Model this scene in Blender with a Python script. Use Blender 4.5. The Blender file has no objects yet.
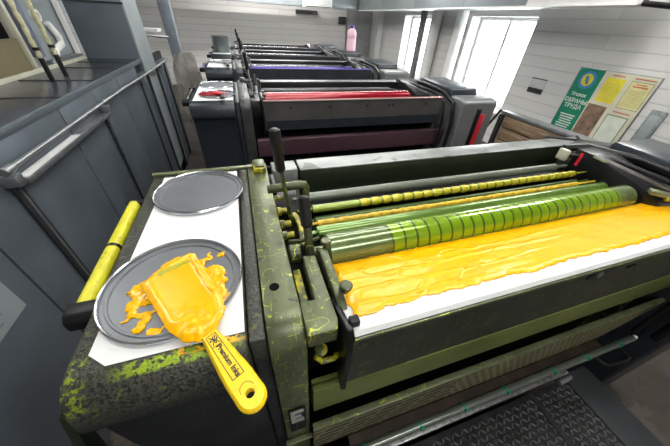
import bpy, bmesh, math, random
from mathutils import Vector, Matrix, noise
S = bpy.context.scene
PI = math.pi
H = 1.65                                   # eye height; heights below are written relative to it

# ---------------------------------------------------------------- camera
def cam_axes(pitch, roll, yaw):
    Rx = Matrix.Rotation(math.radians(pitch), 3, 'X')
    Ry = Matrix.Rotation(math.radians(roll), 3, 'Y')
    Rz = Matrix.Rotation(math.radians(yaw), 3, 'Z')
    return Rz @ Rx @ Ry
A = cam_axes(-37.78, -3.655, -19.83)
cd = bpy.data.cameras.new('camera'); co = bpy.data.objects.new('camera', cd)
S.collection.objects.link(co); S.camera = co
right, fwd, up = A.col[0], A.col[1], A.col[2]
m = Matrix.Identity(4)
for i in range(3):
    m[i][0] = right[i]; m[i][1] = up[i]; m[i][2] = -fwd[i]
m[2][3] = H
co.matrix_world = m
cd.sensor_width = 36; cd.lens = 14.0; cd.clip_start = 0.02; cd.clip_end = 200

# ---------------------------------------------------------------- light and exposure
w = bpy.data.worlds.new('world'); S.world = w; w.use_nodes = True
bg = w.node_tree.nodes['Background']
bg.inputs[0].default_value = (0.93, 0.97, 1.0, 1); bg.inputs[1].default_value = 3.0
def area(name, loc, target, sx, sy, power, col=(1, 1, 1)):
    l = bpy.data.lights.new(name, 'AREA'); l.shape = 'RECTANGLE'; l.size = sx; l.size_y = sy
    l.energy = power; l.color = col
    o = bpy.data.objects.new(name, l); S.collection.objects.link(o)
    o.location = (loc[0], loc[1], loc[2] + H)
    d = Vector(target) - Vector(loc)
    o.rotation_euler = d.to_track_quat('-Z', 'Y').to_euler()
    return o
# daylight pressed through the two windows of the right wall
area('daylight_near', (4.6, 4.3, -0.35), (0, 4.2, -0.9), 1.3, 1.1, 220, (0.93, 0.97, 1))
area('daylight_far', (4.6, 6.85, -0.35), (0, 6.6, -0.9), 1.2, 1.1, 160, (0.93, 0.97, 1))
S.view_settings.view_transform = 'Standard'; S.view_settings.look = 'None'
S.view_settings.gamma = 1; S.view_settings.use_curve_mapping = False
S.view_settings.exposure = 0.0

# ---------------------------------------------------------------- materials
def math_node(n, L, op, a, b=None):
    x = n.new('ShaderNodeMath'); x.operation = op
    for i, v in enumerate((a, b)):
        if v is None: continue
        if isinstance(v, (int, float)): x.inputs[i].default_value = v
        else: L.new(v, x.inputs[i])
    return x.outputs[0]

def mat(name, col, rough=0.5, metal=0.0, var=0.12, vscale=8, spots=None, bump=0.0, bscale=60, spec=0.5,
        coat=0.0, emit=None, estr=0, trans=0.0, alpha=1):
    """spots: list of (colour, scale, threshold, stretch(x,y,z)[, (axis, centre, width)])"""
    M = bpy.data.materials.new(name); M.use_nodes = True
    n = M.node_tree.nodes; L = M.node_tree.links; b = n['Principled BSDF']
    b.inputs['Roughness'].default_value = rough; b.inputs['Metallic'].default_value = metal
    b.inputs['Specular IOR Level'].default_value = spec
    b.inputs['Coat Weight'].default_value = coat
    b.inputs['Coat Roughness'].default_value = 0.12
    b.inputs['Transmission Weight'].default_value = trans
    b.inputs['Alpha'].default_value = alpha
    geo = n.new('ShaderNodeNewGeometry')
    nz = n.new('ShaderNodeTexNoise'); nz.inputs['Scale'].default_value = vscale; nz.inputs['Detail'].default_value = 5
    L.new(geo.outputs['Position'], nz.inputs['Vector'])
    r = n.new('ShaderNodeValToRGB')
    r.color_ramp.elements[0].position = 0.3; r.color_ramp.elements[1].position = 0.7
    r.color_ramp.elements[0].color = [c * (1 - var) for c in col[:3]] + [1]
    r.color_ramp.elements[1].color = [min(1, c * (1 + var)) for c in col[:3]] + [1]
    L.new(nz.outputs[0], r.inputs[0])
    out = r.outputs[0]
    for sp in (spots or []):
        c, sc, th, st = sp[:4]
        mp = n.new('ShaderNodeMapping'); mp.inputs['Scale'].default_value = st
        mp.inputs['Rotation'].default_value = (0.3 * sc % 1, 0.2, sc % 1.3)
        L.new(geo.outputs['Position'], mp.inputs[0])
        t = n.new('ShaderNodeTexNoise'); t.inputs['Scale'].default_value = sc; t.inputs['Detail'].default_value = 6
        t.inputs['Roughness'].default_value = 0.6
        L.new(mp.outputs[0], t.inputs['Vector'])
        q = n.new('ShaderNodeValToRGB'); q.color_ramp.elements[0].position = abs(th); q.color_ramp.elements[1].position = abs(th) + 0.03
        L.new(t.outputs[0], q.inputs[0]); fac = q.outputs[0]
        if th < 0:                        # thin threads of paint along the contours of the noise
            t.inputs['Detail'].default_value = 1.5
            ab = math_node(n, L, 'ABSOLUTE', math_node(n, L, 'SUBTRACT', t.outputs[0], 0.5 + (sc % 1) * .1))
            fac = math_node(n, L, 'LESS_THAN', ab, -th)
            t2 = n.new('ShaderNodeTexNoise'); t2.inputs['Scale'].default_value = sc * 1.7; L.new(geo.outputs['Position'], t2.inputs['Vector'])
            fac = math_node(n, L, 'MULTIPLY', fac, math_node(n, L, 'GREATER_THAN', t2.outputs[0], .52))
        for lim in sp[4:]:
            ax, cen, wid = lim
            sx = n.new('ShaderNodeSeparateXYZ'); L.new(geo.outputs['Position'], sx.inputs[0])
            s1 = n.new('ShaderNodeMath'); s1.operation = 'SUBTRACT'; L.new(sx.outputs[ax], s1.inputs[0]); s1.inputs[1].default_value = cen
            s2 = n.new('ShaderNodeMath'); s2.operation = 'ABSOLUTE'; L.new(s1.outputs[0], s2.inputs[0])
            s3 = n.new('ShaderNodeMapRange'); L.new(s2.outputs[0], s3.inputs[0])
            s3.inputs[1].default_value = wid * .6; s3.inputs[2].default_value = wid; s3.inputs[3].default_value = 1; s3.inputs[4].default_value = 0
            # the band limit shifts the noise threshold, so that the spots thin out instead of being cut
            mm = n.new('ShaderNodeMath'); mm.operation = 'MULTIPLY'; L.new(fac, mm.inputs[0]); L.new(s3.outputs[0], mm.inputs[1]); fac = mm.outputs[0]
        mx = n.new('ShaderNodeMix'); mx.data_type = 'RGBA'
        L.new(fac, mx.inputs[0]); L.new(out, mx.inputs[6]); mx.inputs[7].default_value = list(c) + [1]
        out = mx.outputs[2]
    L.new(out, b.inputs['Base Color'])
    if bump:
        t = n.new('ShaderNodeTexNoise'); t.inputs['Scale'].default_value = bscale; t.inputs['Detail'].default_value = 4
        L.new(geo.outputs['Position'], t.inputs['Vector'])
        bp = n.new('ShaderNodeBump'); bp.inputs['Strength'].default_value = bump; bp.inputs['Distance'].default_value = 0.004
        L.new(t.outputs[0], bp.inputs['Height']); L.new(bp.outputs[0], b.inputs['Normal'])
    if emit:
        b.inputs['Emission Color'].default_value = list(emit) + [1]; b.inputs['Emission Strength'].default_value = estr
    return M

def wall_mat(name, axis, col, grout):
    M = mat(name, col, 0.75)
    n = M.node_tree.nodes; L = M.node_tree.links; b = n['Principled BSDF']
    geo = n.new('ShaderNodeNewGeometry'); sx = n.new('ShaderNodeSeparateXYZ'); L.new(geo.outputs['Position'], sx.inputs[0])
    cb = n.new('ShaderNodeCombineXYZ'); L.new(sx.outputs[axis], cb.inputs[0]); L.new(sx.outputs[2], cb.inputs[1])
    br = n.new('ShaderNodeTexBrick'); L.new(cb.outputs[0], br.inputs['Vector'])
    br.inputs['Color1'].default_value = list(col) + [1]
    br.inputs['Color2'].default_value = [c * .93 for c in col] + [1]
    br.inputs['Mortar'].default_value = list(grout) + [1]
    br.inputs['Scale'].default_value = 1; br.inputs['Brick Width'].default_value = 2.6; br.inputs['Row Height'].default_value = 0.14
    br.inputs['Mortar Size'].default_value = 0.007; br.inputs['Mortar Smooth'].default_value = 0.4
    L.new(br.outputs[0], b.inputs['Base Color'])
    bp = n.new('ShaderNodeBump'); bp.inputs['Strength'].default_value = 0.5; bp.inputs['Distance'].default_value = 0.01
    bp.invert = True
    L.new(br.outputs[1], bp.inputs['Height']); L.new(bp.outputs[0], b.inputs['Normal'])
    return M

def band_mat(name, base, band, gap, x0, x1, pitch, rough=0.25):
    """a roller coated in ink: plain up to x0, ink rings of the given pitch from x0 to x1"""
    M = mat(name, base, rough, 0.3, var=0.15, vscale=30, coat=0.6)
    n = M.node_tree.nodes; L = M.node_tree.links; b = n['Principled BSDF']
    src = b.inputs['Base Color'].links[0].from_socket
    geo = n.new('ShaderNodeNewGeometry'); sx = n.new('ShaderNodeSeparateXYZ'); L.new(geo.outputs['Position'], sx.inputs[0])
    nz = n.new('ShaderNodeTexNoise'); nz.inputs['Scale'].default_value = 14; L.new(geo.outputs['Position'], nz.inputs['Vector'])
    wob = math_node(n, L, 'MULTIPLY', math_node(n, L, 'SUBTRACT', nz.outputs[0], 0.5), 0.012)
    X = math_node(n, L, 'ADD', sx.outputs[0], wob)
    ph = math_node(n, L, 'FRACT', math_node(n, L, 'DIVIDE', math_node(n, L, 'SUBTRACT', X, x0), pitch))
    isgap = math_node(n, L, 'LESS_THAN', ph, 0.17)
    inr = math_node(n, L, 'MULTIPLY', math_node(n, L, 'GREATER_THAN', X, x0), math_node(n, L, 'LESS_THAN', X, x1))
    m1 = n.new('ShaderNodeMix'); m1.data_type = 'RGBA'; L.new(isgap, m1.inputs[0])
    m1.inputs[6].default_value = list(band) + [1]; m1.inputs[7].default_value = list(gap) + [1]
    m2 = n.new('ShaderNodeMix'); m2.data_type = 'RGBA'; L.new(inr, m2.inputs[0]); L.new(src, m2.inputs[6]); L.new(m1.outputs[2], m2.inputs[7])
    L.new(m2.outputs[2], b.inputs['Base Color'])
    return M

def grille_mat(name, col, hole):
    M = mat(name, col, 0.5, 0.4, var=0.25, vscale=12)
    n = M.node_tree.nodes; L = M.node_tree.links; b = n['Principled BSDF']
    src = b.inputs['Base Color'].links[0].from_socket
    geo = n.new('ShaderNodeNewGeometry'); sx = n.new('ShaderNodeSeparateXYZ'); L.new(geo.outputs['Position'], sx.inputs[0])
    X, Z = sx.outputs[0], math_node(n, L, 'ADD', sx.outputs[2], 5.0)
    P = 0.027
    row = math_node(n, L, 'FLOOR', math_node(n, L, 'DIVIDE', Z, P))
    odd = math_node(n, L, 'MULTIPLY', math_node(n, L, 'MODULO', row, 2.0), 0.5)
    # round holes, staggered
    fx = math_node(n, L, 'SUBTRACT', math_node(n, L, 'FRACT', math_node(n, L, 'ADD', math_node(n, L, 'DIVIDE', X, P * 1.15), odd)), 0.5)
    fz = math_node(n, L, 'SUBTRACT', math_node(n, L, 'FRACT', math_node(n, L, 'DIVIDE', Z, P)), 0.5)
    d = math_node(n, L, 'ADD', math_node(n, L, 'MULTIPLY', fx, fx), math_node(n, L, 'MULTIPLY', fz, fz))
    holes = math_node(n, L, 'LESS_THAN', d, 0.1)
    # long slots in groups on the left part
    sl = math_node(n, L, 'GREATER_THAN', math_node(n, L, 'FRACT', math_node(n, L, 'DIVIDE', Z, 0.030)), 0.45)
    gr = math_node(n, L, 'GREATER_THAN', math_node(n, L, 'FRACT', math_node(n, L, 'DIVIDE', math_node(n, L, 'ADD', X, math_node(n, L, 'MULTIPLY', Z, -0.5)), 0.085)), 0.12)
    slots = math_node(n, L, 'MULTIPLY', sl, gr)
    left = math_node(n, L, 'LESS_THAN', X, 0.52)
    f = math_node(n, L, 'ADD', math_node(n, L, 'MULTIPLY', slots, left), math_node(n, L, 'MULTIPLY', holes, math_node(n, L, 'SUBTRACT', 1.0, left)))
    mx = n.new('ShaderNodeMix'); mx.data_type = 'RGBA'; L.new(f, mx.inputs[0]); L.new(src, mx.inputs[6]); mx.inputs[7].default_value = list(hole) + [1]
    L.new(mx.outputs[2], b.inputs['Base Color'])
    bp = n.new('ShaderNodeBump'); bp.invert = True; bp.inputs['Strength'].default_value = 0.6; bp.inputs['Distance'].default_value = 0.004
    L.new(f, bp.inputs['Height']); L.new(bp.outputs[0], b.inputs['Normal'])
    return M

YG = (0.42, 0.52, 0.02); OR = (0.95, 0.48, 0.01)
M = {}
M['plaster'] = mat('grey ceiling paint', (0.55, 0.56, 0.56), 0.8)
M['wall_back'] = wall_mat('whitewashed block back', 0, (0.7, 0.69, 0.66), (0.57, 0.44, 0.42))
M['wall_right'] = wall_mat('whitewashed block right', 1, (0.64, 0.64, 0.62), (0.51, 0.51, 0.5))
M['wall_left'] = wall_mat('whitewashed block left', 1, (0.5, 0.52, 0.54), (0.36, 0.36, 0.36))
M['floor'] = mat('worn brown concrete', (0.06, 0.048, 0.038), 0.55, 0, var=0.5, vscale=3.5,
                 spots=[((0.085, 0.072, 0.06), 5, 0.56, (1, 1, 1)), ((0.04, 0.035, 0.03), 9, 0.62, (1, 1, 1))], bump=0.3, bscale=40)
M['tread'] = mat('black steel chequer plate', (0.03, 0.032, 0.034), 0.45, 0.3, var=0.4, vscale=20)
M['lozenge'] = mat('worn chequer lozenges', (0.2, 0.21, 0.2), 0.3, 0.7, var=0.5, vscale=30)
M['step_grey'] = mat('grey painted step edge', (0.036, 0.041, 0.046), 0.55, 0.1, var=0.2)
M['panel'] = mat('blue grey enamelled sheet', (0.118, 0.142, 0.165), 0.36, 0.3, var=0.2, vscale=3,
                 spots=[((0.05, 0.06, 0.07), 16, 0.71, (1, 1, 1))])
M['panel_light'] = mat('light grey enamelled sheet', (0.3, 0.34, 0.35), 0.38, 0.2, var=0.1, vscale=3)
M['counter'] = mat('dark polished steel counter', (0.07, 0.075, 0.09), 0.22, 0.5, var=0.2, vscale=5)
M['seam'] = mat('dark gap rubber', (0.012, 0.014, 0.017), 0.6)
M['chrome'] = mat('worn bright steel', (0.5, 0.52, 0.54), 0.28, 0.9, var=0.2, vscale=25)
M['steel'] = mat('dull steel', (0.28, 0.29, 0.3), 0.35, 0.7, var=0.2, vscale=20)
M['black'] = mat('black enamel', (0.008, 0.008, 0.009), 0.33, 0.0, var=0.3, spec=.3)
M['rubber'] = mat('black rubber grip', (0.009, 0.009, 0.01), 0.42, spec=.25)
M['cream'] = mat('cream painted frame', (0.5, 0.5, 0.4), 0.5)
M['tan'] = mat('tan board', (0.17, 0.14, 0.07), 0.6, var=0.2, vscale=4)
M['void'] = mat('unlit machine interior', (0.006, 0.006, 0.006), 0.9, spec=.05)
M['paper'] = mat('white paper sheet', (0.74, 0.74, 0.735), 0.7, var=0.02)
M['white'] = mat('white painted steel', (0.86, 0.86, 0.84), 0.5, var=0.05)
M['lid'] = mat('grey tinplate lid', (0.16, 0.172, 0.185), 0.45, 0.4, var=0.1, vscale=14, bump=0.03, bscale=200)
M['lid_rim'] = mat('bright rolled lid rim', (0.5, 0.53, 0.56), 0.22, 0.9, var=0.1, spots=[(OR, 40, 0.56, (1, 1, 1), (1, 0.27, 0.06))])
M['ink'] = mat('thick orange yellow ink', (0.84, 0.42, 0.0), 0.24, 0, var=0.03, vscale=5, spec=.4,
               bump=0.04, bscale=60, coat=0.0)
M['ink_streak'] = mat('olive ink streak', (0.33, 0.33, 0.02), 0.35, var=0.2)
M['plastic_yellow'] = mat('yellow plastic handle', (0.85, 0.56, 0.01), 0.35, var=0.04, spots=[((0.85, 0.42, 0.01), 45, 0.64, (1, 1, 1))])
M['tube_yellow'] = mat('yellow tape wrapped tube', (0.62, 0.58, 0.02), 0.45, var=0.1, vscale=30, spots=[((0.25, 0.28, 0.02), 50, 0.62, (1, 1, 1))])
M['tie'] = mat('green cable tie', (0.0, 0.33, 0.2), 0.4)
M['glass'] = mat('window glass', (0.95, 0.98, 1), 0.02, 0, trans=1.0)
M['frame_white'] = mat('white window frame', (0.8, 0.8, 0.78), 0.5)
M['wood'] = mat('rough crate boards', (0.2, 0.13, 0.075), 0.6, var=0.3, vscale=6, spots=[((0.32, 0.24, 0.16), 4, 0.55, (0.3, 0.6, 8))])
M['tube_lamp'] = mat('fluorescent tube', (1, 1, 1), 0.5, emit=(1.0, 0.99, 0.96), estr=22)
M['sign_green'] = mat('poster green', (0.0, 0.21, 0.12), 0.45)
M['sign_cream'] = mat('poster cream', (0.6, 0.58, 0.45), 0.5)
M['sign_yellow'] = mat('poster yellow sheet', (0.68, 0.6, 0.03), 0.5)
M['sign_pale'] = mat('poster pale sheet', (0.66, 0.62, 0.3), 0.5)
M['sign_photo'] = mat('poster brown picture', (0.2, 0.13, 0.09), 0.5, var=0.5, vscale=14)
M['sign_blue'] = mat('poster blue', (0.04, 0.22, 0.5), 0.5)
M['sign_white'] = mat('poster white lettering', (0.75, 0.78, 0.72), 0.5)
M['sign_mint'] = mat('poster white sheet', (0.62, 0.67, 0.58), 0.5)
M['sign_red'] = mat('poster red lettering', (0.5, 0.16, 0.1), 0.5)
M['sign_line'] = mat('poster dark rule', (0.12, 0.2, 0.1), 0.5)
M['print'] = mat('black print', (0.02, 0.02, 0.02), 0.5)
M['red'] = mat('red strip', (0.6, 0.02, 0.04), 0.35)
M['purple'] = mat('purple plastic', (0.1, 0.05, 0.4), 0.4)
M['pinkish'] = mat('milky pink plastic', (0.95, 0.62, 0.72), 0.35, trans=0.25)
M['film'] = mat('crumpled translucent film', (0.5, 0.48, 0.45), 0.35, trans=0.35, bump=0.8, bscale=12)
M['hose'] = mat('cream braided hose', (0.45, 0.43, 0.26), 0.55, var=0.3, vscale=40)
M['orange'] = mat('orange clip', (0.8, 0.3, 0.05), 0.5)

SPL = [((0.42, 0.47, 0.05), 14.3, -0.004, (1, 1, 1)), ((0.35, 0.42, 0.05), 19.7, -0.004, (3, 1, 1)), ((0.5, 0.52, 0.06), 9.1, -0.004, (1, 2.5, 1)), (YG, 70, 0.67, (1, 1, 1)), ((0.30, 0.36, 0.05), 24, 0.635, (9, 0.7, 1)), ((0.42, 0.48, 0.05), 22, 0.65, (0.7, 9, 2)), ((0.045, 0.05, 0.035), 30, .62, (1, 1, 1))]
def unit_mats(i):
    """the paints of one printing unit; the nearest one is caked in yellow-green ink and tinted by its reflections"""
    U = {}
    if i == 1:  # olive bases hold ink stain and painted-in reflections of the yellow ink
        U['frame'] = mat('olive splattered frame', (0.10, 0.115, 0.06), 0.38, 0.35, var=0.25, vscale=14, spots=SPL, bump=0.15, bscale=90)
        U['body'] = mat('black enamel crusted with ink', (0.02, 0.022, 0.023), 0.4, 0.0, var=0.3, vscale=10, spec=.4,
                        spots=[((0.06, 0.06, 0.045), 200, 0.47, (1, 1, 1), (2, H - 0.43, 0.075)), ((0.10, 0.12, 0.03), 60, 0.60, (1, 1, 1), (2, H - 0.43, 0.07)),
                               ((0.26, 0.38, 0.02), 95, 0.46, (1, 1.4, 1), (1, 0.250, 0.0115), (0, -0.15, 0.10), (2, H - .42, .02)),
                               ((0.2, 0.26, 0.02), 130, 0.53, (1, 1, 1), (2, H - 0.435, 0.03), (0, -0.30, 0.03), (1, .24, .05)),
                               (OR, 70, 0.50, (1, 1.5, 1), (1, 0.259, 0.010), (0, -0.11, 0.06), (2, H - .42, .02))], bump=0.6, bscale=170)
        U['front'] = mat('ink stained fountain front', (0.035, 0.04, 0.028), 0.36, 0.3, var=0.3, vscale=12,
                         spots=[((0.075, 0.085, 0.03), 60, 0.56, (1, 2, .6)), ((0.22, 0.28, 0.04), 70, 0.68, (3, 1, .5))], bump=0.15)
        U['slab'] = mat('olive lower guard', (0.16, 0.19, 0.05), 0.36, 0.3, var=0.2, vscale=5, spots=[((0.35, 0.4, 0.12), 60, 0.72, (1, 1, 1))])
        U['rail'] = mat('olive grey rail', (0.15, 0.17, 0.095), 0.38, 0.4, var=0.25, vscale=16, spots=SPL[:4])
        U['grille'] = grille_mat('stained perforated grille', (0.24, 0.22, 0.12), (0.01, 0.01, 0.008))
        U['roll_main'] = band_mat('ink fountain roller', (0.11, 0.16, 0.05), (0.19, 0.34, 0.006), (0.05, 0.10, 0.01), 0.31, 1.2, 0.0365, 0.22)
        U['roll_smooth'] = mat('green inked steel roller', (0.14, 0.24, 0.05), 0.25, 0.4, var=0.2, coat=0.5)
        U['roll_thin'] = mat('yellow caked thin roller', (0.55, 0.36, 0.02), 0.5, var=0.35, vscale=60)
        U['roll_dark'] = mat('dark green roller', (0.05, 0.09, 0.02), 0.3, 0.2)
        U['roll_bead'] = band_mat('green roller with yellow ink beads', (0.2, 0.27, 0.03), (0.48, 0.42, 0.02), (0.09, 0.17, 0.015), .296, 1.3, .038, .32)
        U['roll_grey'] = mat('grey rubber roller', (0.14, 0.16, 0.13), 0.35, 0.3)
        U['bar'] = mat('lit grey cross bar', (0.24, 0.26, 0.25), 0.35, 0.3, var=0.15, vscale=10, spots=[((0.12, 0.13, 0.12), 9, 0.58, (1, 1, 1))])
        U['bar_front'] = mat('shaded green bar face', (0.02, 0.03, 0.015), 0.35, 0.2)
        U['gear'] = mat('ink caked gear', (0.34, 0.31, 0.01), 0.4, var=0.5, vscale=50, spots=[((.06, .07, .02), 40, .5, (1, 1, 1))])
        U['sheet'] = mat('white fountain liner sheet', (0.6, 0.62, 0.61), 0.5, var=0.04); U['guard'] = M['tube_yellow']
        U['cap'] = mat('shaded side cover', (0.03, 0.035, 0.042), 0.3, 0.2, var=0.2)  # darker copy of the side cover, without window light in its colour
        U['link'] = mat('stained link arm', (0.075, 0.085, 0.045), 0.36, 0.5, var=0.4, vscale=40, spots=SPL[:4])
    else:
        ink = {2: (0.26, 0.004, 0.015), 3: (0.03, 0.025, 0.12), 4: (0.05, 0.06, 0.07), 5: (0.04, 0.04, 0.045)}[i]
        sl = {2: (0.10, 0.05, 0.065), 3: (0.05, 0.05, 0.08), 4: (0.05, 0.05, 0.055), 5: (0.05, 0.05, 0.055)}[i]
        U['frame'] = mat('grey machine frame %d' % i, (0.06, 0.063, 0.063), 0.4, 0.3, var=0.3, vscale=14)
        U['body'] = mat('blue black enamel %d' % i, (0.022, 0.028, 0.037), 0.38, 0.15, var=0.15)
        U['front'] = mat('grey fountain front %d' % i, (0.11, 0.105, 0.1) if i == 2 else (0.035, 0.04, 0.05), 0.4, 0.4, var=0.2)
        U['slab'] = mat('tinted lower guard %d' % i, sl, 0.4, 0.3)
        U['rail'] = U['frame']; U['grille'] = M['void']
        U['roll_main'] = mat('inked roller %d' % i, ink, 0.2, 0.3, coat=0.6)
        U['roll_thin'] = U['roll_dark'] = mat('black roller %d' % i, (.02, .02, .022), .3, .3)
        U['roll_bead'] = U['roll_smooth'] = U['roll_dark']; U['roll_grey'] = mat('dark roller %d' % i, (0.05, 0.05, 0.055), 0.35, 0.3)
        U['bar'] = mat('cross bar %d' % i, (0.17, 0.175, 0.18), 0.35, 0.3)
        U['bar_front'] = M['black']; U['gear'] = U['frame']
        U['sheet'] = mat('fountain lip %d' % i, {2: (0.3, 0.16, 0.15), 3: (0.12, 0.1, 0.45)}.get(i, (.05, .055, .06)), 0.4, 0.3)
        U['guard'] = M['purple'] if i == 3 else M['black']
        U['cap'] = mat('window lit side cover %d' % i, (0.16, 0.17, 0.17) if i < 4 else (0.09, 0.1, 0.11), 0.35, 0.2, var=0.1)  # window light put into the colour, lighter than the nearest cover
        U['link'] = U['frame']
    return U

# ---------------------------------------------------------------- mesh helpers
OFF = [0.0, 0.0, 0.0]
class MB:
    def __init__(s): s.b = bmesh.new()
    def faces(s, vs, fs):
        v = [s.b.verts.new(p) for p in vs]
        for f in fs:
            try: s.b.faces.new([v[i] for i in f])
            except ValueError: pass
        return s
    def box(s, x0, x1, y0, y1, z0, z1):
        return s.prism([(y0, z0), (y1, z0), (y1, z1), (y0, z1)], x0, x1)
    def prism(s, yz, x0, x1):            # outline in the Y-Z plane, extruded along X
        n = len(yz)
        return s.faces([(x0, y, z) for y, z in yz] + [(x1, y, z) for y, z in yz],
                       [list(range(n)), list(range(2 * n - 1, n - 1, -1))] + [[i, i + n, (i + 1) % n + n, (i + 1) % n] for i in range(n)])
    def plan(s, xy, z0, z1):             # outline in plan, extruded upwards
        n = len(xy)
        return s.faces([(x, y, z0) for x, y in xy] + [(x, y, z1) for x, y in xy],
                       [list(range(n)), list(range(2 * n - 1, n - 1, -1))] + [[i, i + n, (i + 1) % n + n, (i + 1) % n] for i in range(n)])
    def xz(s, pts, y0, y1):
        n = len(pts)
        return s.faces([(x, y0, z) for x, z in pts] + [(x, y1, z) for x, z in pts],
                       [list(range(n)), list(range(2 * n - 1, n - 1, -1))] + [[i, i + n, (i + 1) % n + n, (i + 1) % n] for i in range(n)])
    def tube(s, path, r, seg=14, cap=True):
        P = [Vector(p) for p in path]
        rs = r if isinstance(r, (list, tuple)) else [r] * len(P)
        rings = []; ref = None
        for i, p in enumerate(P):
            t = (P[min(i + 1, len(P) - 1)] - P[max(i - 1, 0)])
            if t.length < 1e-9: t = P[min(i + 2, len(P) - 1)] - P[max(i - 2, 0)]
            t.normalize()
            if ref is None:
                ref = t.cross(Vector((0, 0, 1)) if abs(t.z) < 0.9 else Vector((0, 1, 0))).normalized()
            ref = (ref - t * ref.dot(t)).normalized(); o = t.cross(ref)
            rings.append([s.b.verts.new(p + (ref * math.cos(a) + o * math.sin(a)) * rs[i]) for a in [2 * PI * k / seg for k in range(seg)]])
        for a, b in zip(rings, rings[1:]):
            for k in range(seg): s.b.faces.new([a[k], a[(k + 1) % seg], b[(k + 1) % seg], b[k]])
        if cap:
            s.b.faces.new(rings[0][::-1]); s.b.faces.new(rings[-1])
        return s
    def lathe(s, c, prof, seg=40, axis='Z', close=True):  # prof = [(radius, height)] around an axis through c
        rings = []
        for r, h in prof:
            ring = []
            for k in range(seg):
                a = 2 * PI * k / seg
                if axis == 'Z': p = (c[0] + r * math.cos(a), c[1] + r * math.sin(a), c[2] + h)
                elif axis == 'X': p = (c[0] + h, c[1] + r * math.cos(a), c[2] + r * math.sin(a))
                else: p = (c[0] + r * math.cos(a), c[1] + h, c[2] + r * math.sin(a))
                ring.append(s.b.verts.new(p))
            rings.append(ring)
        for a, b in zip(rings, rings[1:]):
            for k in range(seg): s.b.faces.new([a[k], a[(k + 1) % seg], b[(k + 1) % seg], b[k]])
        if close: s.b.faces.new(rings[0][::-1]); s.b.faces.new(rings[-1])
        return s
    def build(s, name, m, parent=None, bevel=0, smooth=True, seg=2):
        bmesh.ops.recalc_face_normals(s.b, faces=s.b.faces)
        if bevel:
            es = [e for e in s.b.edges if len(e.link_faces) == 2 and e.calc_face_angle(0) > 0.7]
            bmesh.ops.bevel(s.b, geom=es, offset=bevel, segments=seg, affect='EDGES', profile=0.5, clamp_overlap=True)
        pl = Vector(parent['at']) if parent is not None and 'at' in parent else Vector((0, 0, 0))
        d = Vector((OFF[0], OFF[1], OFF[2] + H)) - pl
        if parent is None: s.base = None
        for v in s.b.verts: v.co += d
        me = bpy.data.meshes.new(name); s.b.to_mesh(me); s.b.free()
        me.materials.append(m)
        o = bpy.data.objects.new(name, me); S.collection.objects.link(o)
        if smooth:
            for p in me.polygons: p.use_smooth = True
            me.set_sharp_from_angle(angle=math.radians(35))
        if parent is not None:
            o.parent = parent; o['at'] = list(pl)
        else:
            # origin at the base centre of the thing
            xs = [v.co.x for v in me.vertices]; ys = [v.co.y for v in me.vertices]; zs = [v.co.z for v in me.vertices]
            c = Vector(((min(xs) + max(xs)) / 2, (min(ys) + max(ys)) / 2, min(zs)))
            me.transform(Matrix.Translation(-c)); o.location = c; o['at'] = list(c)
        return o
def thing(name, label, cat, at, group=None):
    o = bpy.data.objects.new(name, None); S.collection.objects.link(o)
    o.empty_display_size = 0.05
    o.location = (at[0] + OFF[0], at[1] + OFF[1], at[2] + OFF[2] + H); o['at'] = list(o.location)
    return tag(o, label, cat, group)
def tag(o, label, cat, group=None, kind=None):
    o['label'] = label; o['category'] = cat
    if group: o['group'] = group
    if kind: o['kind'] = kind
    return o
def struct(o): o['kind'] = 'structure'; return o
def text_mesh(body, size, depth, xf, align='CENTER', bold=0.0):
    cu = bpy.data.curves.new('lettering', 'FONT'); cu.body = body; cu.size = size; cu.extrude = depth
    cu.align_x = align; cu.align_y = 'CENTER'; cu.resolution_u = 3; cu.offset = bold
    t = bpy.data.objects.new('lettering', cu); S.collection.objects.link(t)
    bpy.context.view_layer.update()
    me = bpy.data.meshes.new_from_object(t.evaluated_get(bpy.context.evaluated_depsgraph_get()))
    mb = MB(); mb.b.from_mesh(me); mb.b.transform(xf)
    bpy.data.objects.remove(t); bpy.data.curves.remove(cu); bpy.data.meshes.remove(me)
    return mb
def field(f_mask, f_top, x0, x1, y0, y1, step, thick, name, m, parent=None):
    """a pool of ink: height field over the area where the mask is positive"""
    mb = MB(); nx = int((x1 - x0) / step) + 1; ny = int((y1 - y0) / step) + 1
    V = {}
    for i in range(nx):
        for j in range(ny):
            x = x0 + i * step; y = y0 + j * step; k = f_mask(x, y)
            if k > 0:
                V[i, j] = mb.b.verts.new((x, y, f_top(x, y) + thick(x, y) * min(1, (k / 0.012)) ** 0.5 + 0.0004))
    for i in range(nx - 1):
        for j in range(ny - 1):
            q = [V.get((i, j)), V.get((i + 1, j)), V.get((i + 1, j + 1)), V.get((i, j + 1))]
            if all(q): mb.b.faces.new(q)
            elif sum(x is not None for x in q) == 3: mb.b.faces.new([x for x in q if x])
    # walls down to the surface below, so that the ink has a body
    be = [e for e in mb.b.edges if len(e.link_faces) == 1]
    low = {}
    for e in be:
        for v in e.verts:
            if v not in low: low[v] = mb.b.verts.new((v.co.x, v.co.y, f_top(v.co.x, v.co.y)))
    for e in be:
        a, b = e.verts
        try: mb.b.faces.new([a, b, low[b], low[a]])
        except ValueError: pass
    loose = [v for v in mb.b.verts if not v.link_faces]
    for v in loose: mb.b.verts.remove(v)
    o = mb.build(name, m, parent)
    for p in o.data.polygons: p.use_smooth = True
    return o
def nz(x, y, s, seed=0): return noise.noise(Vector((x * s + seed, y * s - seed * 1.7, seed * 3.1)))
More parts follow.
